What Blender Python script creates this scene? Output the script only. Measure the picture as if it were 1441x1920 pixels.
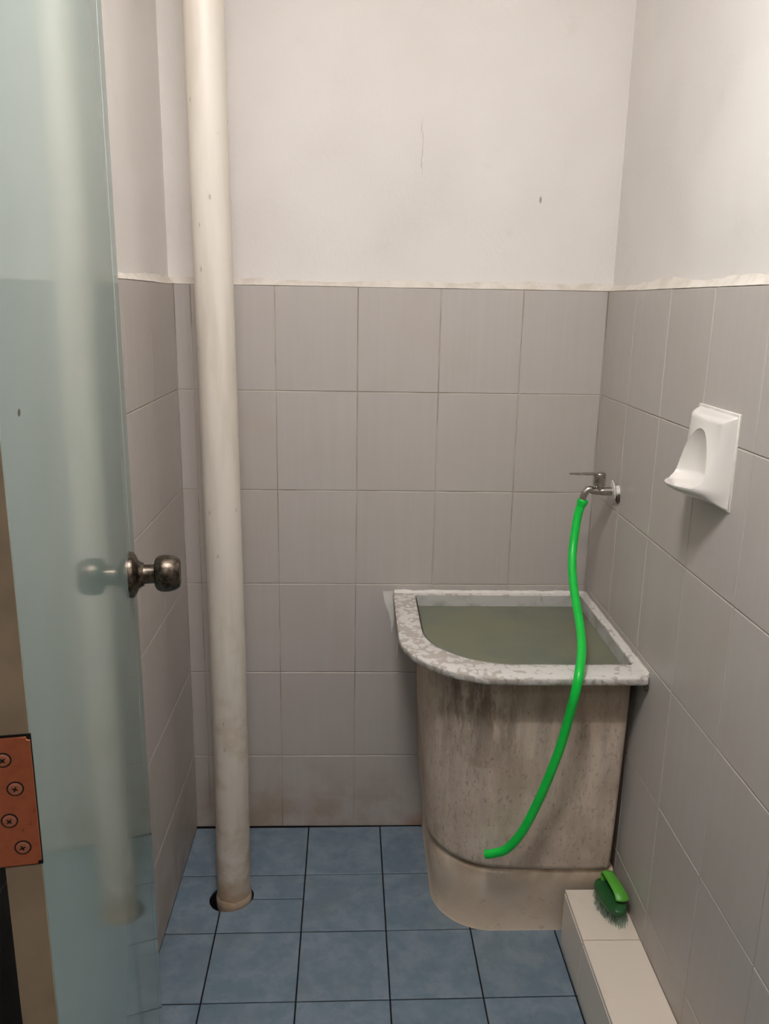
import bpy, bmesh, math, random
from mathutils import Vector, Matrix, Euler, noise
random.seed(7)
S = bpy.context.scene
for o in list(bpy.data.objects): bpy.data.objects.remove(o)
COL = S.collection
R = math.radians

# ------------------------------------------------------------------ camera
FPX = 1547.35
cam_d = bpy.data.cameras.new('camera')
cam = bpy.data.objects.new('camera', cam_d); COL.objects.link(cam)
cam.location = (0.43617, -2.04601, 1.43774)
cam.rotation_euler = (1.322004, -0.016589, -0.032355)
cam_d.sensor_fit = 'VERTICAL'; cam_d.sensor_height = 24.0
cam_d.lens = FPX / 1920 * 24.0
cam_d.clip_start = 0.02
S.camera = cam
CR = cam.rotation_euler.to_matrix(); CP = Vector(cam.location)
def ray(x, y): return CR @ Vector(((x - 720.5) / FPX, (960 - y) / FPX, -1))
def ony(x, y, Y): d = ray(x, y); return CP + d * ((Y - CP.y) / d.y)
def onz(x, y, Z): d = ray(x, y); return CP + d * ((Z - CP.z) / d.z)
def onx(x, y, X): d = ray(x, y); return CP + d * ((X - CP.x) / d.x)

# ------------------------------------------------------------------ world, exposure
wd = bpy.data.worlds.new('world'); S.world = wd; wd.use_nodes = True
wd.node_tree.nodes['Background'].inputs[0].default_value = (0.8, 0.85, 0.9, 1)
wd.node_tree.nodes['Background'].inputs[1].default_value = 0.0
vs = S.view_settings
vs.view_transform = 'Standard'; vs.look = 'None'; vs.gamma = 1; vs.use_curve_mapping = False
vs.exposure = 0.0
LAMP_LOC = (0.38, -1.34, 2.35)
LAMP_STRENGTH = 79.0
LAMP_COLOR = (1.0, 0.985, 1.01)
HALL_STRENGTH = 19.0

# ------------------------------------------------------------------ node helpers
class NT:
    def __init__(s, name):
        s.m = bpy.data.materials.new(name); s.m.use_nodes = True
        s.t = s.m.node_tree; s.n = s.t.nodes; s.l = s.t.links
        s.b = s.n['Principled BSDF']
    def node(s, kind, **kw):
        n = s.n.new(kind)
        for k, v in kw.items(): setattr(n, k, v)
        return n
    def put(s, sock, v):
        if isinstance(v, bpy.types.NodeSocket): s.l.new(v, sock)
        else: sock.default_value = v
    def math(s, op, a, b=0.0, c=0.0, clamp=False):
        n = s.node('ShaderNodeMath', operation=op, use_clamp=clamp)
        s.put(n.inputs[0], a); s.put(n.inputs[1], b); s.put(n.inputs[2], c)
        return n.outputs[0]
    def co(s, kind='Object', scale=(1, 1, 1), rand=False):
        tc = s.node('ShaderNodeTexCoord'); mp = s.node('ShaderNodeMapping')
        s.l.new(tc.outputs[kind], mp.inputs['Vector']); mp.inputs['Scale'].default_value = scale
        if rand:
            oi = s.node('ShaderNodeObjectInfo'); cb = s.node('ShaderNodeCombineXYZ')
            for i, k in enumerate((37.0, 91.0, 53.0)): s.l.new(s.math('MULTIPLY', oi.outputs['Random'], k), cb.inputs[i])
            s.l.new(cb.outputs[0], mp.inputs['Location'])
        return mp.outputs[0]
    def xyz(s, kind='Object'):
        tc = s.node('ShaderNodeTexCoord'); sp = s.node('ShaderNodeSeparateXYZ')
        s.l.new(tc.outputs[kind], sp.inputs[0]); return sp.outputs
    def noise(s, v, scale, detail=4, rough=0.55, dist=0.0):
        n = s.node('ShaderNodeTexNoise'); s.l.new(v, n.inputs['Vector'])
        n.inputs['Scale'].default_value = scale; n.inputs['Detail'].default_value = detail
        n.inputs['Roughness'].default_value = rough; n.inputs['Distortion'].default_value = dist
        return n.outputs['Fac']
    def voro(s, v, scale, feature='F1'):
        n = s.node('ShaderNodeTexVoronoi', feature=feature); s.l.new(v, n.inputs['Vector'])
        n.inputs['Scale'].default_value = scale; return n.outputs['Distance']
    def step(s, f, lo, hi, a=0.0, b=1.0):
        n = s.node('ShaderNodeMapRange', interpolation_type='SMOOTHSTEP')
        s.put(n.inputs[0], f); n.inputs[1].default_value = lo; n.inputs[2].default_value = hi
        n.inputs[3].default_value = a; n.inputs[4].default_value = b
        return n.outputs[0]
    def mix(s, f, a, b):
        n = s.node('ShaderNodeMix', data_type='RGBA')
        s.put(n.inputs[0], f)
        for sk, v in ((n.inputs[6], a), (n.inputs[7], b)):
            if isinstance(v, tuple): v = (*v[:3], 1)
            s.put(sk, v)
        return n.outputs[2]
    def base(s, c, rough=0.5, metal=0.0, spec=0.5, bump=None, bstr=0.2, bdist=0.002, **kw):
        if isinstance(c, tuple): c = (*c[:3], 1)
        s.put(s.b.inputs['Base Color'], c); s.put(s.b.inputs['Roughness'], rough)
        s.b.inputs['Metallic'].default_value = metal; s.b.inputs['Specular IOR Level'].default_value = spec
        if bump is not None:
            n = s.node('ShaderNodeBump'); n.inputs['Strength'].default_value = bstr; n.inputs['Distance'].default_value = bdist
            s.l.new(bump, n.inputs['Height']); s.l.new(n.outputs[0], s.b.inputs['Normal'])
        for k, v in kw.items(): s.put(s.b.inputs[k.replace('_', ' ')], v)
        return s.m
def lin(r, g, b):
    f = lambda v: (v / 255 / 12.92) if v <= 10 else ((v / 255 + 0.055) / 1.055) ** 2.4
    return (f(r), f(g), f(b))

M = {}
def mat_plaster():
    t = NT('plaster'); v = t.co('Object')
    big = t.noise(v, 2.2, 3); fine = t.noise(v, 90, 5, 0.65); mid = t.noise(v, 26, 5, 0.6, 0.4)
    x, y, z = t.xyz()
    # rough flaked zone across the middle height of the plaster
    zone = t.math('MULTIPLY', t.step(z, 1.45, 1.62), t.step(z, 1.98, 1.74))
    zone = t.math('MULTIPLY', zone, t.step(big, 0.38, 0.62))
    flake = t.step(t.noise(v, 110, 6, 0.7, 0.5), 0.40, 0.66)
    h = t.math('ADD', t.math('MULTIPLY', fine, 0.25), t.math('MULTIPLY', mid, 0.3))
    h = t.math('ADD', h, t.math('MULTIPLY', t.math('MULTIPLY', flake, zone), 0.16))
    c = t.mix(t.step(big, 0.3, 0.7), lin(236, 231, 225), lin(230, 224, 218))
    c = t.mix(t.math('MULTIPLY', t.step(t.noise(v, 9, 5, 0.7), 0.58, 0.78), 0.25), c, lin(214, 204, 190))
    # hairline crack in the back wall, small dark nicks
    wob = t.math('MULTIPLY', t.math('SUBTRACT', t.noise(v, 18, 3), 0.5), 0.03)
    cx = t.math('ABSOLUTE', t.math('SUBTRACT', t.math('ADD', x, wob), 0.586))
    crack = t.math('MULTIPLY', t.step(cx, 0.0012, 0.0004), t.math('MULTIPLY', t.step(z, 1.72, 1.75), t.step(z, 1.86, 1.82)))
    crack = t.math('MULTIPLY', crack, t.step(y, -0.01, 0.0))
    c = t.mix(t.math('MULTIPLY', crack, 0.3), c, lin(120, 105, 92))
    nick = t.step(t.voro(t.co('Object', (9, 9, 3.5)), 1.0), 0.035, 0.02)
    c = t.mix(t.math('MULTIPLY', nick, 0.6), c, lin(110, 100, 92))
    return t.base(c, 0.75, spec=0.25, bump=h, bstr=0.6, bdist=0.005)
def mat_lip():
    t = NT('plaster_ledge'); v = t.co('Object')
    c = t.mix(t.step(t.noise(v, 25, 5), 0.4, 0.65), lin(224, 217, 207), lin(212, 203, 190))
    return t.base(c, 0.8, spec=0.2, bump=t.noise(v, 70, 6, 0.7), bstr=0.6, bdist=0.004)
def mat_walltile():
    t = NT('wall_tile'); v = t.co('Object', (1, 1, 1), True)
    st = t.noise(t.co('Object', (70, 2.2, 1), True), 1.0, 3, 0.6)
    oi = t.node('ShaderNodeObjectInfo')
    c = t.mix(t.step(st, 0.35, 0.7), lin(189, 182, 176), lin(192, 185, 179))
    c = t.mix(t.math('MULTIPLY', oi.outputs['Random'], 0.35), c, lin(184, 175, 166))
    c = t.mix(t.math('MULTIPLY', t.step(t.noise(v, 7, 4), 0.5, 0.75), 0.22), c, lin(182, 169, 152))
    g = t.node('ShaderNodeNewGeometry'); sp = t.node('ShaderNodeSeparateXYZ'); t.l.new(g.outputs['Position'], sp.inputs[0])
    wn = t.noise(g.outputs['Position'], 9, 5, 0.6)
    low = t.math('MULTIPLY', t.step(sp.outputs[2], 0.30, 0.0), t.step(wn, 0.36, 0.64))
    c = t.mix(t.math('MULTIPLY', low, 0.6), c, lin(156, 132, 106))
    dx = t.math('ABSOLUTE', t.math('SUBTRACT', sp.outputs[0], 0.605))
    rust = t.math('MULTIPLY', t.math('MULTIPLY', t.step(dx, 0.06, 0.0), t.step(sp.outputs[2], 0.06, 0.0)), t.step(sp.outputs[1], -0.02, -0.01))
    c = t.mix(t.math('MULTIPLY', rust, 0.5), c, lin(150, 96, 54))
    return t.base(c, t.step(t.noise(v, 5, 3), 0.3, 0.7, 0.34, 0.46), spec=0.4, bump=st, bstr=0.02, bdist=0.001)
def mat_grout(name, a, b):
    t = NT(name); v = t.co('Object')
    return t.base(t.mix(t.step(t.noise(v, 6, 5), 0.4, 0.62), lin(*a), lin(*b)), 0.9, spec=0.1)
def mat_floortile():
    t = NT('blue_floor_tile'); v = t.co('Object', (1, 1, 1), True)
    n1 = t.noise(v, 16, 6, 0.6, 0.3); n2 = t.noise(v, 45, 5, 0.65); n3 = t.noise(v, 5, 3)
    c = t.mix(t.step(n1, 0.36, 0.66), lin(108, 127, 140), lin(128, 143, 154))
    c = t.mix(t.math('MULTIPLY', t.step(n2, 0.5, 0.68), 0.28), c, lin(92, 108, 120))
    c = t.mix(t.math('MULTIPLY', t.step(n3, 0.52, 0.7), 0.3), c, lin(126, 130, 131))
    return t.base(c, t.step(n2, 0.3, 0.7, 0.3, 0.5), spec=0.4, bump=n2, bstr=0.12, bdist=0.001)
def mat_whitetile():
    t = NT('white_step_tile'); v = t.co('Object', (1, 1, 1), True)
    c = t.mix(t.step(t.noise(v, 9, 5), 0.5, 0.72), lin(238, 224, 208), lin(226, 209, 187))
    return t.base(c, 0.3, spec=0.45)
def mat_pipe():
    t = NT('cream_pvc'); v = t.co('Object'); x, y, z = t.xyz()
    st = t.noise(t.co('Object', (14, 14, 1.6)), 1.6, 5, 0.6)
    c = t.mix(t.step(st, 0.4, 0.7), lin(221, 213, 200), lin(208, 199, 184))
    blot = t.math('MULTIPLY', t.step(z, 1.0, 0.3), t.step(t.noise(v, 16, 5, 0.6), 0.46, 0.66))
    c = t.mix(t.math('MULTIPLY', blot, 0.45), c, lin(184, 160, 128))
    foot = t.math('MULTIPLY', t.step(z, 0.34, 0.02), t.step(t.noise(v, 10, 4), 0.3, 0.6))
    c = t.mix(t.math('MULTIPLY', foot, 0.75), c, lin(166, 132, 94))
    spk = t.step(t.voro(t.co('Object', (1, 1, 0.5)), 26), 0.09, 0.05)
    c = t.mix(t.math('MULTIPLY', spk, 0.4), c, lin(120, 100, 80))
    return t.base(c, 0.42, spec=0.4, bump=t.noise(v, 60, 4), bstr=0.06, bdist=0.002)
def mat_tub():
    t = NT('stained_tub'); v = t.co('Object'); x, y, z = t.xyz()
    st = t.noise(t.co('Object', (26, 26, 3)), 1.0, 6, 0.68); bl = t.noise(v, 7, 5, 0.6); gr = t.noise(t.co('Object', (1, 1, 0.45)), 130, 5, 0.75)
    c = t.mix(t.step(bl, 0.35, 0.65), lin(224, 206, 188), lin(206, 186, 168))
    top = t.step(z, 0.3, 0.66)
    dirt = t.math('MULTIPLY', t.step(st, 0.40, 0.66), t.math('ADD', 0.35, t.math('MULTIPLY', top, 0.5)))
    c = t.mix(t.math('MULTIPLY', dirt, 0.55), c, lin(112, 99, 86))
    mold = t.math('MULTIPLY', t.math('MULTIPLY', t.step(z, 0.36, 0.62), t.math('MULTIPLY', t.step(x, 0.60, 0.66), t.step(x, 0.86, 0.72))), t.step(t.noise(t.co('Object', (22, 22, 5)), 1.0, 7, 0.75), 0.38, 0.62))
    c = t.mix(t.math('MULTIPLY', mold, 0.75), c, lin(84, 70, 58))
    c = t.mix(t.math('MULTIPLY', t.step(gr, 0.54, 0.64), 0.4), c, lin(100, 88, 74))
    c = t.mix(t.math('MULTIPLY', t.step(t.noise(v, 5, 4, 0.6, 0.6), 0.56, 0.7), 0.4), c, lin(126, 100, 78))
    # cleaner band patched along the top front, left of the right corner
    band = t.math('MULTIPLY', t.step(z, 0.565, 0.572), t.step(x, 0.72, 0.80))
    c = t.mix(t.math('MULTIPLY', band, 0.45), c, lin(136, 118, 100))
    return t.base(c, 0.8, spec=0.2, bump=gr, bstr=0.3, bdist=0.002)
def mat_rim():
    t = NT('peeling_white_paint'); v = t.co('Object')
    x, y, z = t.xyz(); a = t.noise(v, 34, 7, 0.7, 0.8); b = t.voro(t.co('Object', (70, 60, 60)), 1.0)
    a = t.math('SUBTRACT', a, t.step(x, 0.66, 0.86, 0.0, 0.10))
    peel = t.step(t.math('ADD', t.math('MULTIPLY', a, 0.7), t.math('MULTIPLY', b, 0.3)), 0.50, 0.535)
    c = t.mix(peel, lin(222, 217, 211), lin(190, 181, 171))
    c = t.mix(t.math('MULTIPLY', t.step(t.noise(v, 60, 6, 0.7), 0.58, 0.7), 0.45), c, lin(140, 129, 118))
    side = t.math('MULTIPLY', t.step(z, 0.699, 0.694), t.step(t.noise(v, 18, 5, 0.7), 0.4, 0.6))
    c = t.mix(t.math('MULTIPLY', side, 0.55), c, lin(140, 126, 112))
    return t.base(c, 0.6, spec=0.3, bump=t.math('SUBTRACT', 1.0, peel), bstr=0.5, bdist=0.0025)
def mat_lining():
    t = NT('tub_lining'); v = t.co('Object')
    c = t.mix(t.step(t.noise(v, 12, 5, 0.6), 0.45, 0.7), lin(196, 194, 188), lin(160, 158, 148))
    c = t.mix(t.math('MULTIPLY', t.step(t.noise(v, 30, 5, 0.6), 0.62, 0.72), 0.6), c, lin(100, 96, 86))
    return t.base(c, 0.5, spec=0.3)
def mat_water():
    t = NT('murky_water'); v = t.co('Object')
    c = t.mix(t.step(t.noise(v, 5, 4), 0.35, 0.65), lin(118, 124, 108), lin(132, 132, 110))
    return t.base(c, 0.04, spec=0.5, bump=t.noise(t.co('Object', (8, 26, 1)), 1.0, 2), bstr=0.03, bdist=0.004, IOR=1.33, Alpha=0.9)
def mat_plinth():
    t = NT('painted_concrete'); v = t.co('Object'); x, y, z = t.xyz()
    c = t.mix(t.step(t.noise(v, 8, 5, 0.6), 0.35, 0.65), lin(234, 214, 192), lin(224, 202, 176))
    rust = t.math('MULTIPLY', t.step(z, 0.12, 0.19), t.step(t.noise(t.co('Object', (8, 8, 3)), 1.2, 4), 0.38, 0.62))
    c = t.mix(t.math('MULTIPLY', rust, 0.6), c, lin(142, 110, 76))
    c = t.mix(t.math('MULTIPLY', t.step(t.noise(v, 60, 5, 0.7), 0.6, 0.7), 0.4), c, lin(110, 96, 82))
    return t.base(c, 0.65, spec=0.3, bump=t.noise(v, 30, 5), bstr=0.15, bdist=0.004)
def mat_simple(name, c, rough, metal=0.0, spec=0.5, var=0.12, vscale=30, **kw):
    t = NT(name); v = t.co('Object')
    d = tuple(k * (1 - var) for k in lin(*c)); u = tuple(min(1, k * (1 + var)) for k in lin(*c))
    return t.base(t.mix(t.step(t.noise(v, vscale, 4), 0.35, 0.65), d, u), rough, metal, spec, **kw)
def mat_steel(name, a, b, r0, r1):
    t = NT(name); v = t.co('Object'); n = t.noise(v, 70, 6, 0.7)
    return t.base(t.mix(t.step(n, 0.35, 0.68), lin(*a), lin(*b)), t.step(n, 0.3, 0.7, r0, r1), 1.0)
def mat_hinge():
    t = NT('copper_painted_steel'); v = t.co('Object'); n = t.noise(v, 120, 5, 0.7)
    c = t.mix(t.step(n, 0.4, 0.7), lin(205, 122, 88), lin(192, 110, 78))
    c = t.mix(t.step(t.noise(v, 60, 6, 0.7), 0.66, 0.72), c, lin(70, 40, 28))
    return t.base(c, 0.45, 0.15, 0.4, bump=n, bstr=0.1, bdist=0.001)
def mat_door():
    t = NT('mint_gloss_laminate'); v = t.co('Object'); x, y, z = t.xyz()
    c = t.mix(t.step(t.noise(v, 3, 3), 0.35, 0.65), lin(157, 177, 171), lin(152, 173, 167))
    hole = t.math('ADD', t.math('POWER', t.math('MULTIPLY', t.math('SUBTRACT', x, 0.055), 0.6), 2.0), t.math('POWER', t.math('SUBTRACT', z, 1.359), 2.0))
    c = t.mix(t.step(hole, 9e-6, 4e-6), c, lin(30, 30, 28))
    return t.base(c, 0.065, spec=0.5, IOR=1.43)
for k, f in dict(plaster=mat_plaster, lip=mat_lip, tile=mat_walltile, ftile=mat_floortile, wtile=mat_whitetile, pipe=mat_pipe, tub=mat_tub,
                 rim=mat_rim, lining=mat_lining, water=mat_water, plinth=mat_plinth, hinge=mat_hinge, door=mat_door).items(): M[k] = f()
M['grout'] = mat_grout('wall_grout', (196, 185, 172), (158, 144, 128))
M['fgrout'] = mat_grout('dark_floor_grout', (36, 36, 38), (26, 25, 25))
M['sgrout'] = mat_grout('step_cement', (120, 108, 96), (70, 60, 52))
M['hole'] = mat_simple('damp_cement', (52, 46, 40), 0.95, spec=0.1)
M['ceil'] = mat_simple('ceiling_paint', (236, 232, 226), 0.85, spec=0.2, var=0.03)
M['hallwall'] = mat_simple('hall_paint', (214, 206, 196), 0.85, spec=0.2, var=0.03)
M['hallfloor'] = mat_simple('hall_floor_finish', (150, 138, 126), 0.5, var=0.06)
M['frame'] = mat_simple('door_frame_paint', (190, 172, 160), 0.5, var=0.05)
M['edge'] = mat_simple('cream_door_edge', (178, 164, 142), 0.6, spec=0.3, var=0.10, vscale=14)
M['gap'] = mat_simple('dark_joint_and_shadow', (20, 24, 24), 0.9)
M['screw'] = mat_simple('painted_screw', (196, 128, 100), 0.45, var=0.1, vscale=200)
M['knob'] = mat_steel('worn_bronze', (62, 55, 48), (122, 110, 98), 0.3, 0.46)
M['steel'] = mat_steel('brushed_steel', (176, 169, 162), (184, 177, 170), 0.26, 0.32)
M['wplastic'] = mat_simple('white_plastic', (226, 222, 216), 0.4, var=0.04)
M['ceramic'] = mat_simple('white_ceramic', (229, 223, 216), 0.12, spec=0.6, var=0.02, vscale=9)
M['caulk'] = mat_simple('cement_filler', (232, 226, 218), 0.85, spec=0.2, var=0.05)
M['hose'] = mat_simple('green_rubber', (16, 202, 70), 0.32, spec=0.45, var=0.06, vscale=20)
M['bdark'] = mat_simple('dark_green_plastic', (40, 92, 48), 0.4, var=0.1)
M['blime'] = mat_simple('lime_green_plastic', (98, 186, 62), 0.35, var=0.06, Transmission_Weight=0.15)
M['bristle'] = mat_simple('pale_bristles', (150, 172, 150), 0.5, var=0.1)
t = NT('lamp_diffuser'); t.base((0.9, 0.9, 0.88), 0.5); t.b.inputs['Emission Color'].default_value = (*LAMP_COLOR, 1); t.b.inputs['Emission Strength'].default_value = LAMP_STRENGTH; M['lamp'] = t.m
t = NT('hall_fill_diffuser'); t.base((0.9, 0.9, 0.88), 0.5); t.b.inputs['Emission Color'].default_value = (1, 0.96, 0.92, 1); t.b.inputs['Emission Strength'].default_value = HALL_STRENGTH; M['hallfill'] = t.m

# ------------------------------------------------------------------ mesh helpers
def mesh_obj(name, me, mat, parent=None):
    o = bpy.data.objects.new(name, me); COL.objects.link(o)
    if mat is not None and len(me.materials) == 0: me.materials.append(M[mat])
    if parent: o.parent = parent
    return o
def from_bm(name, bm, mat, parent=None, smooth=None):
    bmesh.ops.recalc_face_normals(bm, faces=bm.faces)
    me = bpy.data.meshes.new(name); bm.to_mesh(me); bm.free()
    if smooth is not None: shade(me, smooth)
    return mesh_obj(name, me, mat, parent)
def shade(me, ang):
    me.shade_smooth()
    if ang < 180: me.set_sharp_from_angle(angle=R(ang))
def tag(o, label=None, cat=None, group=None, kind=None):
    for k, v in (('label', label), ('category', cat), ('group', group), ('kind', kind)):
        if v: o[k] = v
    return o
def empty(name, loc=(0, 0, 0), rz=0.0):
    o = bpy.data.objects.new(name, None); COL.objects.link(o); o.location = loc; o.rotation_euler = (0, 0, rz)
    o.empty_display_size = 0.05
    return o
def box_bm(lo, hi, bm=None):
    bm = bm or bmesh.new()
    vs_ = [bm.verts.new((x, y, z)) for x in (lo[0], hi[0]) for y in (lo[1], hi[1]) for z in (lo[2], hi[2])]
    for f in ((0, 1, 3, 2), (4, 6, 7, 5), (0, 4, 5, 1), (2, 3, 7, 6), (0, 2, 6, 4), (1, 5, 7, 3)): bm.faces.new([vs_[i] for i in f])
    return bm
def box(name, lo, hi, mat, parent=None, bevel=0.0, seg=2):
    bm = box_bm(lo, hi)
    bmesh.ops.recalc_face_normals(bm, faces=bm.faces)
    if bevel: bmesh.ops.bevel(bm, geom=list(bm.edges), offset=bevel, segments=seg, affect='EDGES', profile=0.7)
    return from_bm(name, bm, mat, parent, 40 if bevel else None)
def skin_rings(bm, rings, closed_ring=True, cap0=False, cap1=False, loop=False):
    vr = [[bm.verts.new(p) for p in r] for r in rings]
    n = len(vr[0]); m = len(vr)
    for i in range(m if loop else m - 1):
        a, b = vr[i], vr[(i + 1) % m]
        for j in range(n if closed_ring else n - 1):
            k = (j + 1) % n
            bm.faces.new((a[j], a[k], b[k], b[j]))
    if cap0: bm.faces.new(vr[0][::-1])
    if cap1: bm.faces.new(vr[-1])
    return vr
def lathe(name, prof, mat, parent=None, axis='Z', loc=(0, 0, 0), seg=40, smooth=35, caps=True):
    """prof: (radius, height) along the axis"""
    bm = bmesh.new(); rings = []
    for r, h in prof:
        ring = []
        for k in range(seg):
            a = 2 * math.pi * k / seg; u, v = r * math.cos(a), r * math.sin(a)
            p = {'Z': (u, v, h), 'X': (h, u, v), 'Y': (v, h, u)}[axis]
            ring.append(Vector(p) + Vector(loc))
        rings.append(ring)
    skin_rings(bm, rings, cap0=caps, cap1=caps)
    return from_bm(name, bm, mat, parent, smooth)
def catmull(pts, n=8):
    P = [Vector(p) for p in pts]; P = [2 * P[0] - P[1]] + P + [2 * P[-1] - P[-2]]; out = []
    for i in range(1, len(P) - 2):
        for k in range(n):
            t = k / n; a, b, c, d = P[i - 1], P[i], P[i + 1], P[i + 2]
            out.append(0.5 * ((2 * b) + (c - a) * t + (2 * a - 5 * b + 4 * c - d) * t * t + (3 * b - a - 3 * c + d) * t ** 3))
    out.append(P[-2].copy()); return out
def sweep_rings(path, rad, seg=20, sx=1.0, sy=1.0, up=None):
    rings = []; T = [(path[min(i + 1, len(path) - 1)] - path[max(i - 1, 0)]).normalized() for i in range(len(path))]
    nrm = Vector(up) if up else T[0].orthogonal(); nrm = (nrm - T[0] * nrm.dot(T[0])).normalized()
    for i, p in enumerate(path):
        nrm = (nrm - T[i] * nrm.dot(T[i])).normalized(); bn = T[i].cross(nrm)
        r = rad(i / (len(path) - 1)) if callable(rad) else rad
        rings.append([p + nrm * (r * sx * math.cos(2 * math.pi * k / seg)) + bn * (r * sy * math.sin(2 * math.pi * k / seg)) for k in range(seg)])
    return rings
def tube(name, path, rad, mat, parent=None, seg=20, **kw):
    bm = bmesh.new(); skin_rings(bm, sweep_rings(path, rad, seg, **kw), cap0=True, cap1=True)
    return from_bm(name, bm, mat, parent, 50)
def boolean(o, cutter, op='DIFFERENCE'):
    md = o.modifiers.new('b', 'BOOLEAN'); md.object = cutter; md.operation = op; md.solver = 'EXACT'
    bpy.context.view_layer.update()
    dg = bpy.context.evaluated_depsgraph_get()
    me = bpy.data.meshes.new_from_object(o.evaluated_get(dg)); o.modifiers.clear(); old = o.data; o.data = me; me.name = old.name
    return o
def prism_bm(poly, z0, z1, ch=0.0, chx=None):
    """upright prism over a convex polygon, top edge chamfered by ch"""
    bm = bmesh.new(); c = sum((Vector(q) for q in poly), Vector((0, 0))) / len(poly)
    cx_ = ch if chx is None else chx
    def inset(q):
        d = Vector(q) - c; return c + Vector((d.x - math.copysign(min(cx_, abs(d.x)), d.x), d.y - math.copysign(min(ch, abs(d.y)), d.y)))
    rings = [[Vector((*q, z0)) for q in poly], [Vector((*q, z1 - ch)) for q in poly], [Vector((*inset(q), z1)) for q in poly]]
    skin_rings(bm, rings, cap0=True, cap1=True); return bm

# ------------------------------------------------------------------ room dimensions (metres)
W = 1.0445; DEPTH = -1.53; TZ = 1.4725; HT = 2.42; PL = 0.013   # tile faces stand PL proud of the plaster
GAP = 0.0018
ROWS = [0.0, 0.2225, 0.4725, 0.7225, 0.9725, 1.2225, 1.4725]

def structure(name, lo, hi, mat, parent=None):
    return tag(box(name, lo, hi, mat, parent), kind=None if parent else 'structure')
wall_back = structure('wall_back', (-0.12, PL, -0.12), (W + 0.12, 0.12, HT), 'plaster')
wall_left = structure('wall_left', (-0.12, DEPTH, -0.12), (-PL, PL, HT), 'plaster')
wall_right = structure('wall_right', (W + PL, DEPTH, -0.12), (W + 0.12, PL, HT), 'plaster')
ceiling = structure('ceiling', (-0.12, DEPTH - 0.1, HT), (W + 0.12, 0.12, HT + 0.1), 'ceil')
floor = structure('floor', (-PL, DEPTH, -0.12), (W + PL, PL, -0.0025), 'fgrout')
structure('grout_bed', (-PL, 0.0016, 0), (W + PL, PL + 0.001, TZ - 0.002), 'grout', wall_back)
structure('grout_bed', (-PL - 0.001, DEPTH, 0), (-0.0016, 0.0016, TZ - 0.002), 'grout', wall_left)
structure('grout_bed', (W + 0.0016, DEPTH, 0), (W + PL + 0.001, 0.0016, TZ - 0.002), 'grout', wall_right)
# wall towards the hall, with the door opening
OX0, OX1, OZ = 0.125, 0.92, 2.09
wf = structure('wall_front', (-0.12, DEPTH - 0.1, -0.12), (OX0, DEPTH, HT), 'plaster')
structure('wall_front_side', (OX1, DEPTH - 0.1, -0.12), (W + 0.12, DEPTH, HT), 'plaster', wf)
structure('wall_front_lintel', (OX0, DEPTH - 0.1, OZ), (OX1, DEPTH, HT), 'plaster', wf)
# hall the photographer stands in
HX0, HX1, HY = -0.7, 1.75, -3.3
hall = structure('hall_floor', (HX0, HY, -0.12), (HX1, DEPTH, -0.015), 'hallfloor')
structure('hall_wall_left', (HX0 - 0.1, HY, -0.12), (HX0, DEPTH - 0.1, HT), 'hallwall')
structure('hall_wall_right', (HX1, HY, -0.12), (HX1 + 0.1, DEPTH - 0.1, HT), 'hallwall')
structure('hall_wall_rear', (HX0 - 0.1, HY - 0.1, -0.12), (HX1 + 0.1, HY, HT), 'hallwall')
structure('hall_wall_front', (HX0 - 0.1, DEPTH - 0.1, -0.12), (-0.12, DEPTH, HT), 'hallwall')
structure('hall_wall_beside', (W + 0.12, DEPTH - 0.1, -0.12), (HX1 + 0.1, DEPTH, HT), 'hallwall')
structure('hall_ceiling', (HX0 - 0.1, HY - 0.1, HT), (HX1 + 0.1, DEPTH - 0.1, HT + 0.1), 'ceil')
# door frame
tr = empty('trim_1', (OX0, DEPTH, 0)); tag(tr, kind='structure')
def fr(name, lo, hi): box(name, tuple(a - b for a, b in zip(lo, (OX0, DEPTH, 0))), tuple(a - b for a, b in zip(hi, (OX0, DEPTH, 0))), 'frame', tr, 0.002)
fr('jamb', (OX0, DEPTH - 0.105, -0.01), (OX0 + 0.035, DEPTH + 0.004, OZ))
fr('jamb', (OX1 - 0.035, DEPTH - 0.105, -0.01), (OX1, DEPTH + 0.004, OZ))
fr('head', (OX0 + 0.035, DEPTH - 0.105, OZ - 0.035), (OX1 - 0.035, DEPTH + 0.004, OZ))

# ---- wall tiles: one object each
tile_cache = {}
def tile(parent, u0, u1, v0, v1, origin, ua, va, na, mat='tile', name='tile', thick=0.006, jitter=0.0004, gu=GAP, chx=0.0012):
    w, h = round(u1 - u0 - gu, 4), round(v1 - v0 - GAP, 4)
    key = (w, h, mat, chx)
    if key not in tile_cache:
        bm = prism_bm([(-w / 2, -h / 2), (w / 2, -h / 2), (w / 2, h / 2), (-w / 2, h / 2)], -thick, 0.0, 0.0012, chx)
        bmesh.ops.recalc_face_normals(bm, faces=bm.faces)
        me = bpy.data.meshes.new(name); bm.to_mesh(me); bm.free(); me.materials.append(M[mat]); tile_cache[key] = me
    o = bpy.data.objects.new(name, tile_cache[key]); COL.objects.link(o); o.parent = parent
    ua, va, na = Vector(ua), Vector(va), Vector(na)
    m = Matrix((ua, va, na)).transposed().to_4x4()
    m.translation = Vector(origin) + ua * ((u0 + u1) / 2) + va * ((v0 + v1) / 2) + na * random.uniform(-jitter, jitter)
    o.matrix_world = m
    return o
def lay(parent, cols, rows, origin, ua, va, na, **kw):
    for a, b in zip(cols, cols[1:]):
        for c, d in zip(rows, rows[1:]): tile(parent, a, b, c, d, origin, ua, va, na, **kw)
lay(wall_back, [0, 0.0389, 0.2389, 0.4389, 0.6389, 0.8389, W], ROWS, (0, 0, 0), (1, 0, 0), (0, 0, 1), (0, -1, 0))
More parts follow.
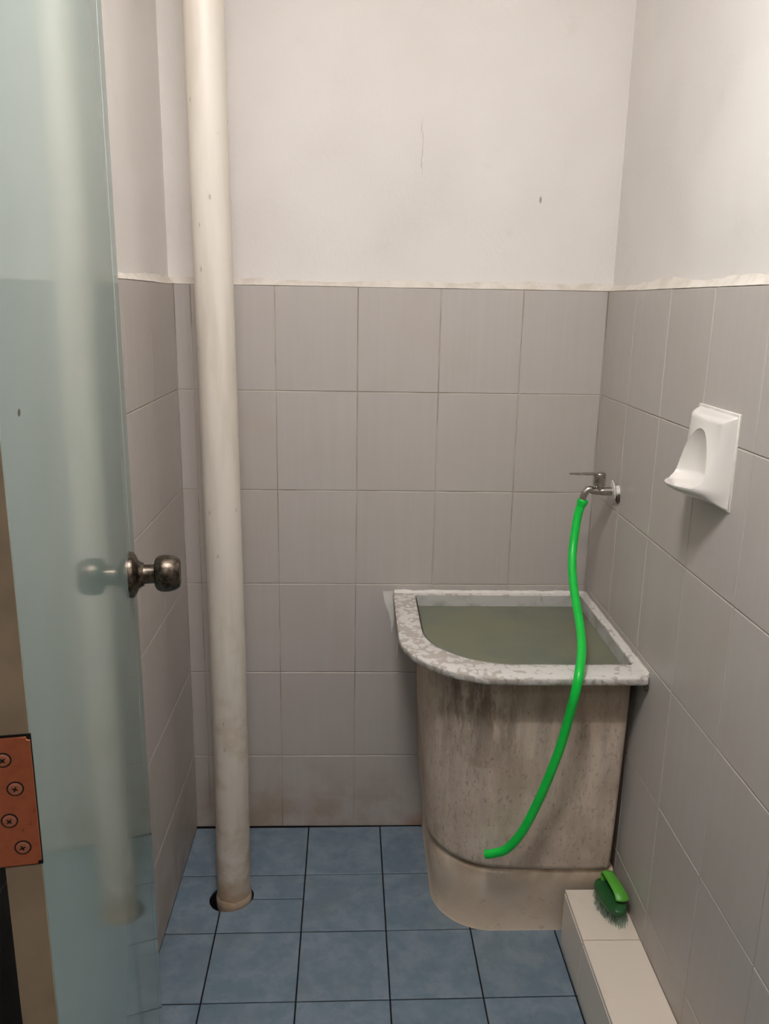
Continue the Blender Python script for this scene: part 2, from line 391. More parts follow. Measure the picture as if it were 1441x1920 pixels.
lay(wall_right, [0, 0.207, 0.4125, 0.6155, 0.8185, 1.0215, 1.2245, 1.4275, 1.53], ROWS, (W, 0, 0), (0, -1, 0), (0, 0, 1), (-1, 0, 0))
lay(wall_left, [0, 0.04, 0.24, 0.44, 0.64, 0.84, 1.04, 1.24, 1.44, 1.53], ROWS, (0, 0, 0), (0, -1, 0), (0, 0, 1), (1, 0, 0), gu=0.0006, chx=0.0002, jitter=0.00005)

# ---- uneven plaster ledge where the plaster meets the tile tops
def ledge(parent, a, b, na):
    a, b, na = Vector(a), Vector(b), Vector(na); n = 90; bm = bmesh.new(); rings = []
    for i in range(n + 1):
        p = a.lerp(b, i / n); s = i / n * (b - a).length
        j = lambda k, f=9: noise.noise(Vector((s * f, k, a.x * 3 + a.y)))
        low = -0.0004 - 0.0022 * max(0, j(1, 5)) - 0.0006 * abs(j(2, 45))
        top = 0.018 + 0.014 * j(3, 4) + 0.004 * j(4, 25)
        mid = 0.004 + 0.003 * j(5, 12)
        prof = [(PL + 0.002, low), (0.0012, low), (-0.0006 + 0.0008 * j(6, 16), low + 0.0012), (0.0035 + 0.0015 * j(7, 18), mid), (PL - 0.003, top * 0.65), (PL + 0.0015, top)]
        # depth measured from the tile face into the wall
        rings.append([p - na * d + Vector((0, 0, z)) for d, z in prof])
    skin_rings(bm, rings, cap0=True, cap1=True)
    from_bm('plaster_ledge', bm, 'lip', parent, 60)
ledge(wall_back, (-PL, 0, TZ), (W + PL, 0, TZ), (0, -1, 0))
ledge(wall_right, (W, PL, TZ), (W, DEPTH, TZ), (-1, 0, 0))
ledge(wall_left, (0, PL, TZ), (0, DEPTH, TZ), (1, 0, 0))

# ---- floor tiles (grid turned by half a degree against the walls), clipped to the room
def clip(poly, axis, lim, keep_less):
    out = []
    for i, p in enumerate(poly):
        q = poly[(i + 1) % len(poly)]; ip = (p[axis] <= lim) == keep_less; iq = (q[axis] <= lim) == keep_less
        if ip: out.append(p)
        if ip != iq:
            t = (lim - p[axis]) / (q[axis] - p[axis]); out.append((p[0] + (q[0] - p[0]) * t, p[1] + (q[1] - p[1]) * t))
    return out
FR = 0.0099; FO = (0.3149, -0.2030); FS = 0.2; FG = 0.0031
def fpt(i, j): x, y = i * FS, -j * FS; return (FO[0] + x * math.cos(FR) - y * math.sin(FR), FO[1] + x * math.sin(FR) + y * math.cos(FR))
PIPE_XY = (0.1435, -0.281); PIPE_R = 0.041
cut_bm = bmesh.new(); hc = (PIPE_XY[0] - 0.004, PIPE_XY[1] - 0.004); ring0, ring1 = [], []
for k in range(36):
    a = 2 * math.pi * k / 36; r = 0.0505 + 0.0025 * math.sin(2 * a + 0.6) + 0.0015 * noise.noise(Vector((math.cos(a) * 2, math.sin(a) * 2, 3)))
    r += 0.004 * max(0, -math.cos(a - 0.4))
    ring0.append((hc[0] + r * math.cos(a), hc[1] + r * math.sin(a), -0.05)); ring1.append((hc[0] + r * math.cos(a), hc[1] + r * math.sin(a), 0.05))
skin_rings(cut_bm, [ring0, ring1], cap0=True, cap1=True)
cutter = from_bm('cutter', cut_bm, 'hole')
def floor_tile(i0, i1, j0, j1):
    ins = FG / 2 / FS
    q = [fpt(i0 + ins, j0 + ins), fpt(i1 - ins, j0 + ins), fpt(i1 - ins, j1 - ins), fpt(i0 + ins, j1 - ins)]
    for ax, lim, less in ((0, 0.0, False), (0, W, True), (1, -0.0015, True), (1, DEPTH, False)):
        q = clip(q, ax, lim, less)
        if len(q) < 3: return
    c = (sum(p[0] for p in q) / len(q), sum(p[1] for p in q) / len(q))
    if max(p[0] for p in q) - min(p[0] for p in q) < 0.006: return
    o = from_bm('tile', prism_bm([(p[0] - c[0], p[1] - c[1]) for p in q][::-1], -0.006, 0.0, 0.0010), 'ftile', floor)
    o.location = (c[0], c[1], random.uniform(-0.0003, 0.0003))
    if any(abs(c[k] - hc[k]) < 0.16 for k in (0,)) and abs(c[1] - hc[1]) < 0.16: boolean(o, cutter)
for i in range(-2, 4):
    for j in range(-1, 7):
        if (i, j) == (-1, 0):
            floor_tile(-1, 0, 0, 0.44); floor_tile(-1, 0, 0.44, 1)
        else: floor_tile(i, i + 1, j, j + 1)
boolean(floor, cutter)
bpy.data.objects.remove(cutter)

# ------------------------------------------------------------------ tiled step along the right wall
SX0, SZ, SY0 = 0.921, 0.145, -0.446
step = empty('trim_2', (SX0, SY0, 0)); tag(step, 'white tiled step running along the foot of the right wall', None, kind='structure')
def rel(o, root): o.parent = root; o.matrix_parent_inverse = root.matrix_world.inverted(); return o
bpy.context.view_layer.update()
rel(box('cement_core', (SX0 + 0.0075, DEPTH, 0), (W, SY0 - 0.002, SZ - 0.008), 'sgrout'), step)
SC = [-0.0, 0.154, 0.366, 0.568, 0.77, 0.972, 1.09]
for a, b in zip(SC, SC[1:]):
    for (o_, u0, u1, v0, v1, ua, va, na, nm) in (((SX0, SY0, 0), a, b, 0.001, SZ - 0.0085, (0, -1, 0), (0, 0, 1), (-1, 0, 0), 'riser_tile'),
                                       ((SX0, SY0, SZ), a, b, 0.0, W - SX0, (0, -1, 0), (1, 0, 0), (0, 0, 1), 'tread_tile')):
        o = tile(None, u0, u1, v0, v1, o_, ua, va, na, mat='wtile', name=nm, thick=0.0075)
        bpy.context.view_layer.update(); o.parent = step; o.matrix_parent_inverse = step.matrix_world.inverted()

# ------------------------------------------------------------------ drain pipe
pipe = empty('drain_pipe', (PIPE_XY[0], PIPE_XY[1], -0.04)); tag(pipe, 'tall cream plastic drain pipe standing in a round floor hole', 'pipe')
bpy.context.view_layer.update()
cl = [(0.1432, -0.281, -0.035), (0.1432, -0.281, 0.0), (0.1435, -0.281, 0.06), (0.1465, -0.281, 0.35), (0.1470, -0.281, 0.65), (0.1445, -0.281, 1.2), (0.1405, -0.281, 1.9), (0.138, -0.281, HT)]
path = catmull(cl, 6)
o = tube('pipe_body', path, lambda s: PIPE_R - 0.0015 * s, 'pipe', None, seg=48); shade(o.data, 60); rel(o, pipe)
# ragged cement collar at its foot
bm = bmesh.new(); rings = []
for r_, z_ in ((PIPE_R - 0.002, 0.016), (PIPE_R + 0.0015, 0.010), (PIPE_R + 0.003, -0.002), (PIPE_R + 0.002, -0.02)):
    rings.append([(0.1432 + (r_ + 0.001 * noise.noise(Vector((k, r_ * 90, 0)))) * math.cos(k * math.pi / 20), -0.281 + r_ * math.sin(k * math.pi / 20), z_ + 0.004 * noise.noise(Vector((k * 0.5, 7, z_)))) for k in range(40)])
skin_rings(bm, rings); rel(from_bm('foot_collar', bm, 'pipe', None, 60), pipe)

# ------------------------------------------------------------------ door with knob and hinge
DA = R(9.5); HINGE = (0.2108, -1.518, 0.0)
door = empty('door_1', HINGE, R(99.5)); tag(door, 'mint green glossy door standing open beside the left wall', kind='structure')
DT, DZ0, DZ1 = 0.026, 0.012, 2.05
box('door_panel', (0.0, 0.0, DZ0), (0.6835, DT, DZ1), 'door', door, 0.0008, 1)
box('edge_strip', (0.6855, 0.0, DZ0), (0.745, DT, DZ1), 'door', door, 0.0025, 1)
box('joint', (0.680, 0.003, DZ0 + 0.002), (0.69, DT - 0.003, DZ1 - 0.002), 'gap', door)
box('hinge_edge', (-0.0012, 0.0006, DZ0), (0.0, DT - 0.0006, DZ1), 'edge', door)
KS, KZ = 0.664, 1.037
knob = empty('door_knob', (KS, 0, KZ)); knob.parent = door
def kl(name, prof): return lathe(name, [(r * 1.03, -h * 0.97) for r, h in prof], 'knob', knob, axis='Y', seg=48, smooth=30)
kl('rose', [(0.0335, 0.0), (0.0338, 0.003), (0.0325, 0.0062), (0.028, 0.0095), (0.0215, 0.0125), (0.0185, 0.0165), (0.0170, 0.0205), (0.0120, 0.0206)])
kl('neck', [(0.0150, 0.012), (0.0142, 0.022), (0.0140, 0.034), (0.0150, 0.0395), (0.010, 0.0398)])
kl('grip', [(0.0130, 0.036), (0.0190, 0.0368), (0.0235, 0.0395), (0.0262, 0.0445), (0.0272, 0.051), (0.0270, 0.058), (0.0258, 0.0645), (0.0236, 0.0705), (0.0205, 0.0745), (0.0180, 0.0752), (0.0175, 0.0742), (0.0001, 0.0742)])
hinge = empty('hinge', (-0.0012, 0, 1.0905)); hinge.parent = door
hp = [(0, 0), (0.047, 0)]
bm = box_bm((-0.0024, 0.0, -0.0505), (0.0, 0.050, 0.0505)); bmesh.ops.recalc_face_normals(bm, faces=bm.faces)
bmesh.ops.bevel(bm, geom=[e for e in bm.edges if abs(e.verts[0].co.x - e.verts[1].co.x) > 0.001], offset=0.0025, segments=3, affect='EDGES')
from_bm('hinge_leaf', bm, 'hinge', hinge, 40)
box('hinge_recess_shadow', (-0.0008, -0.0006, -0.0522), (0.0006, DT - 0.001, 0.0522), 'gap', hinge)  # dark box painting the recess shadow as a line round the leaf
lathe('hinge_pin', [(0.001, -0.053), (0.006, -0.053), (0.006, 0.053), (0.001, 0.053)], 'hinge', hinge, loc=(-0.004, 0.055, 0), seg=20)
for yy, zz in ((0.0187, 0.0345), (0.0125, 0.0115), (0.0185, -0.0135), (0.0115, -0.036)):
    sc = empty('screw', (-0.0024, yy, zz)); sc.parent = hinge
    bm = bmesh.new(); rings = []
    for r_, h in ((0.0048, 0.0), (0.0048, -0.0004), (0.0036, -0.0010), (0.0034, -0.0012)):
        rings.append([(h, r_ * math.cos(k * math.pi / 12), r_ * math.sin(k * math.pi / 12)) for k in range(24)])
    skin_rings(bm, rings, cap0=True, cap1=True)
    so = from_bm('screw_head', bm, 'screw', sc, 40)
    bm = bmesh.new()
    for q, (a, b) in enumerate(((0.0020, 0.0005), (0.0005, 0.0020))):
        box_bm((-0.00135 - q * 0.00004, -a, -b), (-0.0008, a, b), bm)
    cr = from_bm('cross_slot', bm, 'gap', sc); cr.rotation_euler = (R(20 + yy * 4000 % 50), 0, 0)
    # dark gap round the countersunk head
    bm = bmesh.new(); rings = [[(-0.0001 - 0.0002 * (r_ < 0.0055), r_ * math.cos(k * math.pi / 12), r_ * math.sin(k * math.pi / 12)) for k in range(24)] for r_ in (0.0058, 0.0052, 0.0047)]
    skin_rings(bm, rings); from_bm('countersink', bm, 'gap', sc)

# ------------------------------------------------------------------ corner tub on its plinth
def plan(left, front, right, back, r, r2, z, n=40, m=8):
    """outline: back right -> front right -> big rounded front left corner -> back left"""
    q = [(right, back)] + [(right, back + (front + r2 - back) * k / 6) for k in range(1, 6)]
    c = (right - r2, front + r2)
    q += [(c[0] + r2 * math.cos(-a), c[1] + r2 * math.sin(-a)) for a in [math.pi / 2 * k / m for k in range(m + 1)]]
    x0, x1 = right - r2, left + r
    q += [(x0 + (x1 - x0) * k / 12, front) for k in range(1, 12)]
    c = (left + r, front + r)
    q += [(c[0] + r * math.cos(-math.pi / 2 - a), c[1] + r * math.sin(-math.pi / 2 - a)) for a in [math.pi / 2 * k / n for k in range(n + 1)]]
    q += [(left, front + r + (back - front - r) * k / 10) for k in range(1, 11)]
    return [Vector((x, y, z)) for x, y in q]
def wob(p, amp, sc):
    return p + Vector((noise.noise(p * sc), noise.noise(p * sc + Vector((5, 0, 0))), 0.6 * noise.noise(p * sc + Vector((0, 9, 0))))) * amp
plinth_rings = []
for z, l, f, r_, rt in ((0.0, 0.632, -0.406, 0.14, 1.036), (0.004, 0.6335, -0.405, 0.14, 1.036), (0.06, 0.6325, -0.408, 0.142, 1.037), (0.12, 0.628, -0.416, 0.15, 1.0375), (0.17, 0.6245, -0.4255, 0.16, 1.038), (0.1795, 0.6265, -0.4235, 0.16, 1.038), (0.1815, 0.6285, -0.4215, 0.158, 1.036)):
    plinth_rings.append([wob(p, 0.0012, 14) if 0.01 < z < 0.175 else p for p in plan(l, f, rt, -0.001, r_, 0.006, z)])
bm = bmesh.new(); skin_rings(bm, plinth_rings, cap0=True, cap1=True)
tag(from_bm('tub_plinth', bm, 'plinth', None, 50), 'low cream painted concrete plinth under the corner water tub', 'plinth')

TUBZ = 0.1818
tub = empty('water_tub', (0.8, -0.25, TUBZ)); tag(tub, 'stained corner water tub with peeling white rim and rounded front', 'tub')
bpy.context.view_layer.update()
outer = []
lift = lambda p: p + Vector((0, 0, 0.006 * max(0, min(1, (0.93 - p.x) / 0.15)))) if TUBZ + 0.0001 < p.z < 0.2 else p
for z, l, f, r_ in ((TUBZ, 0.652, -0.392, 0.150), (TUBZ + 0.0012, 0.650, -0.394, 0.152), (TUBZ + 0.0014, 0.6215, -0.4265, 0.166), (TUBZ + 0.004, 0.6175, -0.4305, 0.170), (TUBZ + 0.014, 0.6165, -0.4310, 0.171), (0.30, 0.612, -0.437, 0.172), (0.42, 0.607, -0.444, 0.175), (0.54, 0.602, -0.450, 0.178), (0.682, 0.596, -0.456, 0.18)):
    outer.append([wob(p, 0.0012, 9) if z > 0.2 else lift(p) for p in plan(l, f, 1.028, -0.003, r_, 0.012, z)])
inner = [plan(0.5955, -0.4415, 1.0285, -0.012, 0.18, 0.012, 0.6835), plan(0.5965, -0.4405, 1.0275, -0.0185, 0.188, 0.014, 0.6992), plan(0.603, -0.434, 1.0235, -0.024, 0.185, 0.02, 0.60), plan(0.63, -0.405, 1.005, -0.05, 0.17, 0.04, 0.28), plan(0.66, -0.375, 0.97, -0.08, 0.15, 0.05, 0.23)]
bm = bmesh.new(); skin_rings(bm, outer + inner[:1], cap0=True)
rel(from_bm('tub_body', bm, 'tub', None, 60), tub)
bm = bmesh.new(); skin_rings(bm, inner[1:], cap1=True)
rel(from_bm('tub_lining', bm, 'lining', None, 60), tub)
RZ0, RZ1 = 0.6825, 0.7005
def rp(l, f, rt, bk, r_, r2, z): return plan(l, f, rt, bk, r_, r2, z, n=70, m=6)
o_ = (0.537, -0.5095, 1.0425, -0.001); i_ = (0.594, -0.4425, 1.030, -0.016)
def ring_o(d, z, a): return [wob(p, a, 22) for p in rp(o_[0] + d, o_[1] + d, o_[2] - d, o_[3] - d, 0.22 - d, 0.008, z)]
def ring_i(d, z, a): return [wob(p, a, 22) for p in rp(i_[0] - d, i_[1] - d, i_[2] + d, i_[3] + d, 0.19 + d, 0.012, z)]
rr = [ring_o(0.003, RZ0, 0.0008), ring_o(0.0, RZ0 + 0.003, 0.0012), ring_o(0.0, RZ1 - 0.004, 0.0012), ring_o(0.0012, RZ1 - 0.0012, 0.001), ring_o(0.004, RZ1, 0.0008),
      ring_i(0.004, RZ1, 0.0008), ring_i(0.0012, RZ1 - 0.0012, 0.0008), ring_i(0.0, RZ1 - 0.004, 0.0008), ring_i(0.001, RZ0, 0.0005)]
rr = [[Vector((min(p.x, 1.0428), min(p.y, -0.0006), p.z)) for p in q] for q in rr]
bm = bmesh.new(); skin_rings(bm, rr, loop=True)
rel(from_bm('rim', bm, 'rim', None, 50), tub)
# cement filler between rim and walls, with smears and drips on the back wall
def bead(name, a, b, na, w0, h0):
    a, b, na = Vector(a), Vector(b), Vector(na); bm = bmesh.new(); rings = []; n = 60
    for i in range(n + 1):
        p = a.lerp(b, i / n); s = i / n * 4; k = 1 + 0.5 * noise.noise(Vector((s * 3, 1, 0))) + 0.3 * noise.noise(Vector((s * 11, 4, 0)))
        rings.append([p + na * d * k + Vector((0, 0, z * k)) for d, z in ((0, -0.004), (w0, -0.004), (w0, 0.0015), (w0 * 0.5, h0 * 0.5), (0.0006, h0))] )
    skin_rings(bm, rings, cap0=True, cap1=True); return rel(from_bm(name, bm, 'caulk', None, 60), tub)
bead('sealant', (0.540, -0.0004, RZ1), (1.041, -0.0004, RZ1), (0, -1, 0), 0.006, 0.007)
bead('sealant', (W - 0.0004, -0.004, RZ1), (W - 0.0004, -0.50, RZ1), (-1, 0, 0), 0.004, 0.008)
def smear(name, pts, thick=0.0016):
    """a flat daub of filler on the back wall; pts are photo pixels on the wall plane, left edge then right edge"""
    L, Rr = pts; n = 24; bm = bmesh.new(); A = catmull([ony(*q, 0.0) for q in L], n // (len(L) - 1)); B = catmull([ony(*q, 0.0) for q in Rr], n // (len(Rr) - 1)); rings = []
    for p, q in zip(A, B):
        c = (p + q) / 2
        rings.append([Vector((p.x, 0.0002, p.z)), Vector((p.x * 0.7 + c.x * 0.3, -thick * 0.7, p.z * 0.7 + c.z * 0.3)), Vector((c.x, -thick, c.z)), Vector((q.x * 0.7 + c.x * 0.3, -thick * 0.8, q.z * 0.7 + c.z * 0.3)), Vector((q.x, 0.0002, q.z))])
    skin_rings(bm, rings, closed_ring=False); return rel(from_bm(name, bm, 'caulk', None, 80), tub)
smear('filler_smear', ([(716, 1108), (720, 1130), (728, 1150), (733, 1172)], [(738, 1108), (738, 1130), (739, 1152), (737, 1176)]))
smear('filler_drip', ([(732, 1170), (733, 1178), (734, 1186)], [(735.5, 1170), (735.5, 1178), (734.6, 1186)]), 0.0012)
smear('filler_drip', ([(744, 1180), (744, 1200), (743, 1232)], [(746.5, 1180), (746, 1200), (743.8, 1232)]), 0.0014)

bm = bmesh.new(); bmesh.ops.create_icosphere(bm, subdivisions=2, radius=0.006)
for v in bm.verts: v.co = Vector((v.co.x * 0.7, v.co.y * 0.8, v.co.z * 1.5)) * (1 + 0.4 * noise.noise(v.co * 300))
d_ = from_bm('rust_lump', bm, 'sgrout', None, 80); d_.location = (1.039, -0.502, 0.677); bpy.context.view_layer.update(); rel(d_, tub)

# water
wr = [plan(0.599, -0.4382, 1.0258, -0.0205, 0.187, 0.016, 0.6705), plan(0.6025, -0.4347, 1.0237, -0.0235, 0.186, 0.019, 0.62), plan(0.612, -0.424, 1.016, -0.038, 0.18, 0.035, 0.50)]
wr = [[Vector((0.81 + (p.x - 0.81) * 0.997, -0.23 + (p.y + 0.23) * 0.997, p.z)) for p in q] for q in wr]
bm = bmesh.new(); skin_rings(bm, wr, cap0=True, cap1=True)
tag(from_bm('tub_water', bm, 'water', None, 30), 'still murky green water filling the corner tub', 'water')

# ------------------------------------------------------------------ tap on the right wall
TY = -0.2
def tp(x, y): return ony(x, y, TY)
tap = empty('water_tap', (W, TY, 1.025)); tag(tap, 'small steel lever tap on the right wall above the tub', 'tap'); bpy.context.view_layer.update()
AXZ = tp(1140, 921).z
sp = [Vector((W, TY, AXZ)), Vector((1.02, TY, AXZ)), Vector((0.998, TY, AXZ)), Vector((0.985, TY, AXZ + 0.001)), tp(1104, 917), tp(1097, 923), tp(1093, 931), tp(1090, 941)]
rel(tube('spout', catmull(sp, 8), lambda s: 0.0088 - 0.0012 * s + (0.0012 if s < 0.24 else 0), 'steel', None, seg=24), tap)
VX = tp(1123, 905).x; z_a, z_b = tp(1123, 921).z, tp(1123, 886).z
rel(lathe('valve_neck', [(0.0082, z_a), (0.0082, z_a + 0.009), (0.0090, z_a + 0.013), (0.0095, z_a + 0.017)], 'steel', loc=(VX, TY, 0), seg=28), tap)
z_c = z_a + 0.0140
rel(lathe('valve_cap', [(0.0095, z_c), (0.0130, z_c + 0.0004), (0.0138, z_c + 0.0016), (0.0138, z_b - 0.003), (0.0130, z_b - 0.0012), (0.0115, z_b - 0.0002), (0.0001, z_b)], 'steel', loc=(VX, TY, 0), seg=36), tap)
a, b = Vector((VX + 0.002, TY, z_b - 0.0035)), tp(1067.5, 888)
lev = catmull([a, a.lerp(b, 0.25) + Vector((0, 0, 0.0006)), a.lerp(b, 0.6), b], 8)
bm = bmesh.new(); rings = []
for i, p in enumerate(lev):
    s = i / (len(lev) - 1); hw = 0.0125 * (1 - s) + 0.0062 * s; hh = 0.0026 * (1 - s) + 0.0012 * s
    if s > 0.93: hw *= 1 - (s - 0.93) * 7
    rings.append([p + Vector((0, hw * u, hh * v)) for u, v in ((-1, -0.6), (-0.8, -1), (0.8, -1), (1, -0.6), (1, 0.6), (0.8, 1), (-0.8, 1), (-1, 0.6))])
skin_rings(bm, rings, cap0=True, cap1=True); rel(from_bm('lever', bm, 'steel', None, 40), tap)
FC = Vector((W, TY + 0.002, AXZ + 0.003))
fl = lathe('wall_flange', [(0.010, 0.0), (0.021, 0.001), (0.0235, 0.0025), (0.0225, 0.0045), (0.015, 0.0065), (0.0095, 0.0075)], 'wplastic', axis='X', seg=36)
fl.rotation_euler = (0, R(180 - 9), R(-6)); fl.location = FC + Vector((-0.008, 0, 0)); bpy.context.view_layer.update(); rel(fl, tap)
rel(lathe('wall_nipple', [(0.0115, W - 0.008), (0.0125, W - 0.004), (0.0140, W - 0.0002)], 'caulk', loc=(0, TY, AXZ), axis='X', seg=24), tap)
bm = bmesh.new(); bmesh.ops.create_icosphere(bm, subdivisions=3, radius=0.0085)
for v in bm.verts: v.co = Vector((v.co.x * 0.5, v.co.y * 1.2, v.co.z * 1.5)) * (1 + 0.35 * noise.noise(v.co * 260))
pt = from_bm('putty', bm, 'sgrout', None, 80); pt.location = (W - 0.002, TY - 0.008, AXZ - 0.014); bpy.context.view_layer.update(); rel(pt, tap)

# ------------------------------------------------------------------ green hose
hpts = [(1092, 939, -.2), (1083, 966, -.201), (1074.5, 1020, -.22), (1072, 1060, -.25), (1076, 1108, -.30), (1086, 1168, -.38), (1090, 1215, -.452), (1086, 1258, -.514), (1079, 1295, -.531), (1067.5, 1340, -.527), (1050, 1400, -.515), (1025, 1465, -.505), (1000, 1520, -.495), (976, 1563, -.487), (950, 1591, -.477), (930, 1599, -.470), (909, 1602, -.463)]
hp3 = catmull([ony(*q) for q in hpts], 8)
hose = empty('garden_hose', hp3[-1]); tag(hose, 'bright green rubber hose hanging from the tap over the tub rim', 'hose'); bpy.context.view_layer.update()
bm = bmesh.new(); HRAD = 0.0098
rg = sweep_rings(hp3, HRAD, 24)
rin = sweep_rings(hp3, HRAD * 0.68, 24)
vo = skin_rings(bm, rg + [rin[-1]] + rin[-2:-12:-1])
rel(from_bm('hose_body', bm, 'hose', None, 60), hose)
# flared, turned-over mouth pushed onto the spout
d = (hp3[0] - hp3[3]).normalized()
bm = bmesh.new(); p0 = hp3[0]
mp = [p0 - d * 0.014, p0 - d * 0.009, p0 - d * 0.004, p0 + d * 0.001, p0 + d * 0.0035, p0 + d * 0.0035, p0 - d * 0.004]
mr = [0.0096, 0.0112, 0.0124, 0.0126, 0.0112, 0.0086, 0.0080]
nr = d.orthogonal().normalized(); bn = d.cross(nr)
skin_rings(bm, [[p + (nr * math.cos(k * math.pi / 12) + bn * math.sin(k * math.pi / 12)) * r_ for k in range(24)] for p, r_ in zip(mp, mr)])
rel(from_bm('hose_mouth', bm, 'hose', None, 60), hose)

# ------------------------------------------------------------------ ceramic soap dish
SYC, SZ0, SZ1, SH = -0.6855, 1.117, 1.271, 0.0765
soap = empty('soap_dish', (W, SYC, SZ0)); tag(soap, 'white ceramic soap dish set on the right wall tiles', 'soap dish'); bpy.context.view_layer.update()
n = 56; bm = bmesh.new(); grid = []
sst = lambda t: max(0, min(1, t)) ** 2 * (3 - 2 * max(0, min(1, t)))
def hgt(u, v):   # u -1..1 across, v 0..1 up; height off the wall
    edge = min(1 - abs(u), min(v, 1 - v) * 2)
    plate = 0.021 * (1 - max(0, 1 - edge / 0.22) ** 2.2)
    g = (sst(v / 0.2) ** 0.7) if v < 0.2 else (1 - max(0, (v - 0.215) / 0.785)) ** 1.55
    sp_ = max(0, math.cos(u * math.pi / 2)) ** (0.9 + 0.5 * (1 - g))
    return plate + 0.057 * g * sp_
for i in range(n + 1):
    row = []
    for j in range(n + 1):
        u = -1 + 2 * i / n; v = j / n
        u = math.sin(u * math.pi / 2) * 0.35 + u * 0.65; v = 0.5 + 0.5 * (math.sin((2 * v - 1) * math.pi / 2) * 0.35 + (2 * v - 1) * 0.65)
        row.append(bm.verts.new((W - 0.001 - hgt(u, v), SYC + SH * u, SZ0 + (SZ1 - SZ0) * v)))
    grid.append(row)
for i in range(n):
    for j in range(n): bm.faces.new((grid[i][j], grid[i + 1][j], grid[i + 1][j + 1], grid[i][j + 1]))
loop = [grid[i][0] for i in range(n)] + [grid[n][j] for j in range(n)] + [grid[i][n] for i in range(n, 0, -1)] + [grid[0][j] for j in range(n, 0, -1)]
bk = [bm.verts.new((W - 0.0004, v.co.y, v.co.z)) for v in loop]
for k in range(len(loop)): bm.faces.new((loop[k], loop[(k + 1) % len(loop)], bk[(k + 1) % len(loop)], bk[k]))
bm.faces.new(bk)
dish = from_bm('dish_body', bm, 'ceramic', None)
# scoop: an arched hollow with a flat floor
bm = bmesh.new(); rings = []; nz = 22; zb, zt = 1.1475, 1.256
for i in range(nz + 1):
    s = i / nz
    z = zb + (zt - zb) * s
    k = math.sqrt(max(0.0, 1 - s ** 2.3)); lowk = 1 - max(0, 1 - s / 0.14) ** 2.2 * 0.22
    hw = max(0.0008, 0.0685 * k * lowk); dep = max(0.0008, 0.083 * (0.55 + 0.45 * k) * lowk) if s < 1 else 0.0008
    x0 = W - 0.094
    zz = z - 0.0
    ring = []
    for q in range(36):
        a = 2 * math.pi * q / 36
        ring.append((x0 + (dep if math.cos(a) > 0 else 0.03) * math.copysign(abs(math.cos(a)) ** 0.8, math.cos(a)), SYC + hw * math.copysign(abs(math.sin(a)) ** 0.8, math.sin(a)), zz))
    rings.append(ring)
skin_rings(bm, rings, cap0=True, cap1=True)
sc = from_bm('cutter', bm, 'ceramic')
boolean(dish, sc); bpy.data.objects.remove(sc)
shade(dish.data, 42); rel(dish, soap)
rel(box('grout_bed', (W - 0.0035, SYC - SH - 0.003, SZ0 - 0.002), (W + 0.0008, SYC + SH + 0.0025, SZ1 + 0.004), 'caulk', None, 0.001, 1), soap)

# ------------------------------------------------------------------ scrubbing brush on the step
br = empty('scrubbing_brush', (1.006, -0.507, SZ), R(6)); tag(br, 'green scrubbing brush with lime handle lying on the white step', 'brush')
BL, BW = 0.056, 0.0265
def bout(s, z, n_=40):
    q = []
    for k in range(n_):
        a = 2 * math.pi * k / n_; x = math.copysign(abs(math.cos(a)) ** 0.75, math.cos(a)); y = math.copysign(abs(math.sin(a)) ** 0.75, math.sin(a))
        q.append((BW * s * x * (1 - 0.18 * (y < 0) * abs(y) ** 2), BL * s * y, z))
    return q
bm = bmesh.new(); skin_rings(bm, [bout(0.93, 0.022), bout(1.0, 0.025), bout(1.0, 0.033), bout(0.95, 0.036), bout(0.6, 0.0375)], cap0=True, cap1=True)
from_bm('brush_block', bm, 'bdark', br, 45)
hpth = catmull([(0.006, 0.047, 0.034), (0.006, 0.050, 0.050), (0.007, 0.040, 0.0615), (0.009, 0.012, 0.0605), (0.011, -0.016, 0.0565), (0.012, -0.030, 0.050), (0.0125, -0.036, 0.044)], 8)
bm = bmesh.new(); rings = []
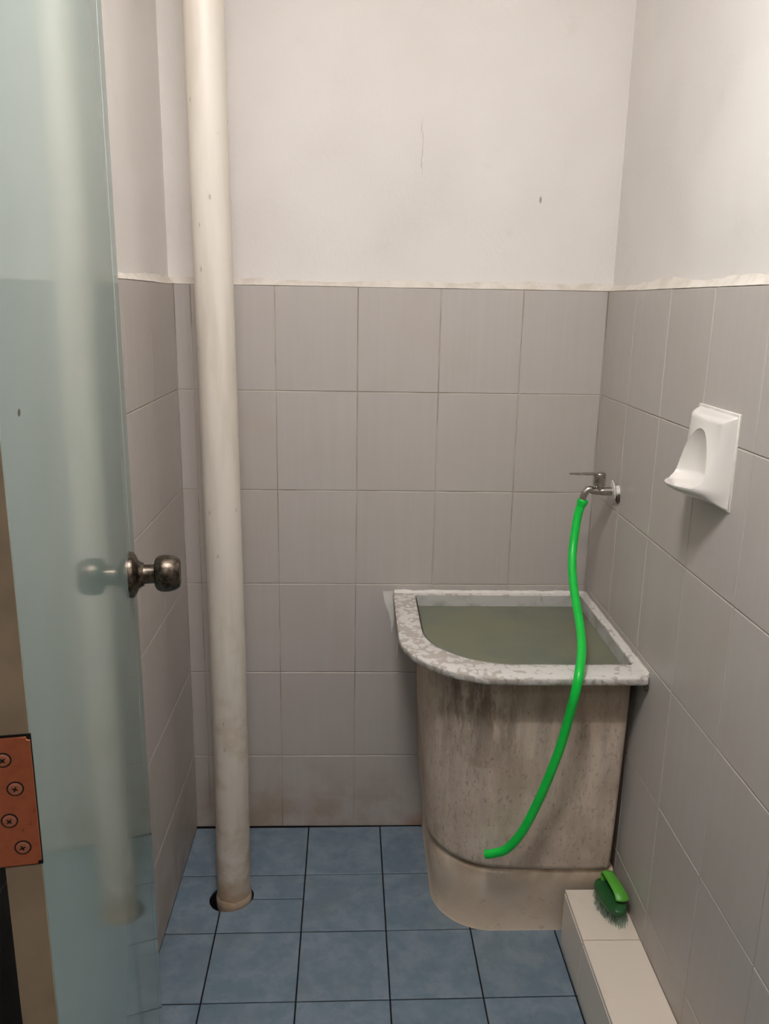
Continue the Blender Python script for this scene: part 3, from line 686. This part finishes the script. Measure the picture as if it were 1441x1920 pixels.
for i, p in enumerate(hpth):
    s = i / (len(hpth) - 1); hw = 0.0125 * (0.78 + 0.5 * s) * (1 if s < 0.9 else math.sqrt(max(0.02, 1 - ((s - 0.9) / 0.1) ** 2)))
    tg = (hpth[min(i + 1, len(hpth) - 1)] - hpth[max(i - 1, 0)]).normalized(); up = Vector((1, 0, 0)).cross(tg).normalized()
    rings.append([p + Vector((hw * a_, 0, 0)) + up * (0.0030 * b_ + 0.0012 * abs(a_)) for a_, b_ in ((-1, 0), (-0.85, -0.8), (0, -1), (0.85, -0.8), (1, 0), (0.85, 0.8), (0, 1), (-0.85, 0.8))])
skin_rings(bm, rings, cap0=True, cap1=True); from_bm('handle', bm, 'blime', br, 60)
bm = bmesh.new(); rb = random.Random(3)
for k in range(900):
    a = rb.uniform(0, 2 * math.pi); rr_ = math.sqrt(rb.random()) * 0.96
    x, y = BW * rr_ * math.cos(a), BL * rr_ * math.sin(a)
    ox = x * rb.uniform(0.05, 0.32) + rb.uniform(-0.002, 0.002); oy = y * rb.uniform(0.05, 0.30) + rb.uniform(-0.003, 0.003)
    z1 = rb.uniform(0.0003, 0.002); w_ = 0.00038
    p, q = Vector((x, y, 0.024)), Vector((x + ox, y + oy, z1)); mid = p.lerp(q, 0.5) - Vector((ox, oy, 0)) * 0.12
    rings = [[c_ + Vector((w_ * math.cos(t_), w_ * math.sin(t_), 0)) for t_ in (0, 2.1, 4.2)] for c_ in (p, mid, q)]
    skin_rings(bm, rings, cap1=True)
tag(from_bm('bristles', bm, 'bristle', br), kind='stuff')

# ------------------------------------------------------------------ lamps
def ceiling_lamp(label, loc, mat, rad):
    l = empty('ceiling_lamp', loc); tag(l, label, 'lamp')
    lathe('lamp_base', [(rad * 0.5, HT - loc[2]), (rad * 1.04, HT - loc[2]), (rad * 1.04, 0.0), (rad * 0.9, -0.004)], 'wplastic', l)
    lathe('lamp_diffuser', [(rad * 1.0, 0.002), (rad * 0.99, -0.012), (rad * 0.9, -0.030), (rad * 0.7, -0.044), (rad * 0.4, -0.052), (rad * 0.01, -0.054)], mat, l)
ceiling_lamp('round white ceiling lamp lighting the washroom, above the picture', LAMP_LOC, 'lamp', 0.14)
ceiling_lamp('unseen hall ceiling lamp behind the camera, added for ambient light', (0.5, -2.5, HT - 0.06), 'hallfill', 0.15)  # added lamp, out of view, giving the hall its ambient light
